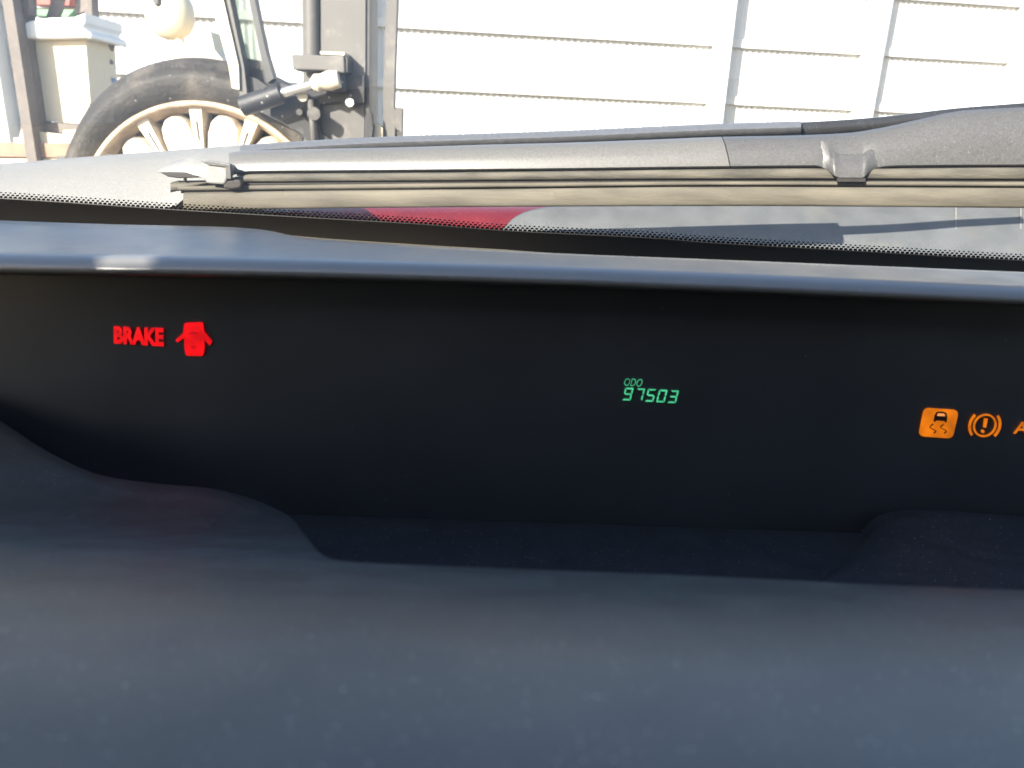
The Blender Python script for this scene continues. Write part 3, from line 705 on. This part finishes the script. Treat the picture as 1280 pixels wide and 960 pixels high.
sym('symbol_window', [(235, 416.2), (240, 415), (246.5, 416), (246, 418), (236, 418)], M['red_dim'], da, YS - .0006)
sym('symbol_window', [(237.5, 432.5), (245.5, 432.5), (243, 436.8), (240, 436.8)], M['red_dim'], da, YS - .0006)
# odometer
od = part('odometer', dp); od['label'] = 'green odometer reading 97503'
text('caption', 'ODO', [(779.5, 482.0), (801.5, 483.6), (804.2, 474.0), (781.6, 472.8)], M['green_light'], od, -.012)
SEG = {'9': 'abcdfg', '7': 'abc', '5': 'acdfg', '0': 'abcdef', '3': 'abcdg'}
def digit(ch, x0, yb, wd=10.2, h=15.4, slant=4.0):
    def q(u, t): return (x0 + u * wd + slant * t, yb - h * t + .035 * u * wd)
    tk, tv = .16, .105; V = []; F = []
    def poly(pts):
        vv, ff = prism([q(*p) for p in pts], YS, .0008); b = len(V); V.extend(vv); F.extend(tuple(i + b for i in f) for f in ff)
    S = {'a': [(.06, 1), (.97, 1), (.80, 1 - tv), (.22, 1 - tv)], 'd': [(.02, 0), (.95, 0), (.78, tv), (.20, tv)],
         'g': [(.10, .5), (.24, .5 + tv/2), (.76, .5 + tv/2), (.90, .5), (.76, .5 - tv/2), (.24, .5 - tv/2)],
         'f': [(0, .97), (0, .55), (.10, .53), (tk, .60), (tk, .85)], 'b': [(1, .97), (1, .55), (.90, .53), (1 - tk, .60), (1 - tk, .85)],
         'e': [(0, .03), (0, .45), (.10, .47), (tk, .40), (tk, .15)], 'c': [(1, .03), (1, .45), (.90, .47), (1 - tk, .40), (1 - tk, .15)]}
    for s in SEG[ch]: poly(S[s])
    return V, F
for ch, x0, yb in zip('97503', (778, 792.3, 806.4, 820.4, 834.6), (500.4, 501.2, 502.0, 502.9, 503.7)):
    obj('digit', *digit(ch, x0, yb), M['green_light'], od)
# amber slip light
def rounded(cs, r, n=5):
    out = []; k = len(cs)
    for i in range(k):
        p = Vector(cs[i]); a = (Vector(cs[i-1]) - p).normalized(); b = (Vector(cs[(i+1) % k]) - p).normalized()
        p0 = p + a * r; p1 = p + b * r
        for j in range(n + 1):
            t = j / n; q = p0 * (1-t)**2 + p * 2*t*(1-t) + p1 * t*t; out.append((q.x, q.y))
    return out
sk = sym('slip_warning_light', rounded([(1155.5, 510), (1198.8, 513), (1190.8, 548.3), (1148.6, 545.3)], 7), M['amber_light'], dp); sk['label'] = 'lit amber square with skidding car symbol'
sym('car_symbol', [(1167.4, 527), (1168.6, 519.5), (1171, 515.6), (1174, 514.8), (1180, 515.0), (1183, 516.2), (1184.2, 520.5), (1183.6, 527), (1182.2, 528.6), (1181, 526.4), (1170.2, 525.8), (1169, 527.6)], M['amber_dark'], sk, YS - .0006)
sym('car_window', [(1171.6, 519.8), (1173, 516.9), (1180.5, 517.2), (1181.8, 520.4)], M['amber_window'], sk, YS - .0010)
def stroke(pts, wd):
    L_ = []; R_ = []
    pts = [Vector(p) for p in pts]
    for i, p in enumerate(pts):
        t = (pts[min(i+1, len(pts)-1)] - pts[max(i-1, 0)]).normalized(); n_ = Vector((-t.y, t.x))
        L_.append(tuple(p + n_ * wd / 2)); R_.append(tuple(p - n_ * wd / 2))
    return L_, R_
def stroke_obj(name, pts, wd, m, par, Y):
    A, B = stroke(pts, wd)
    rows = [[at(x, y, Y) for x, y in A], [at(x, y, Y) for x, y in B]]
    rows += [[p + Vector((0, .0005, 0)) for p in r] for r in rows[::-1]]
    return obj(name, *grid(rows, closed=True), m, par)
for dx in (0, 13.2):
    stroke_obj('skid_mark', [(1166.8 + dx, 530 + dx*.05), (1163.2 + dx, 533), (1162.6 + dx, 534.6), (1166 + dx, 536.6), (1169.5 + dx, 538.2), (1170 + dx, 539.6), (1167.4 + dx, 541.8)], 1.1, M['amber_dark'], sk, YS - .0006)
# amber brake system light
bs = part('brake_system_light', dp); bs['label'] = 'lit amber circled exclamation mark between brackets'
cxy = (1231.3, 532.0)
def arc(r, a0, a1, n, shear=-.16):
    out = []
    for i in range(n + 1):
        a = rad(a0 + (a1 - a0) * i / n); x = r * math.cos(a); y = -r * math.sin(a)
        out.append((cxy[0] + x + shear * y, cxy[1] + y + .04 * x))
    return out
stroke_obj('ring', arc(13.4, 0, 360, 36), 2.2, M['amber_light'], bs, YS)
stroke_obj('bracket', arc(18.8, 138, 222, 12), 3.0, M['amber_light'], bs, YS)
stroke_obj('bracket', arc(18.8, -42, 42, 12), 3.0, M['amber_light'], bs, YS)
sym('exclamation_bar', [(1230.8, 523.3), (1234.9, 523.6), (1232.6, 534.8), (1229.6, 534.4)], M['amber_light'], bs)
sym('exclamation_dot', [(1228.8 + 2*math.cos(k*math.pi/5), 539.4 + 2*math.sin(k*math.pi/5)) for k in range(10)], M['amber_light'], bs)
text('abs_warning_text', 'ABS', [(1266, 542.3), (1311, 544.3), (1314, 528.8), (1269, 526.8)], M['amber_light'], dp, .02)['label'] = 'lit amber ABS lettering at the right edge'
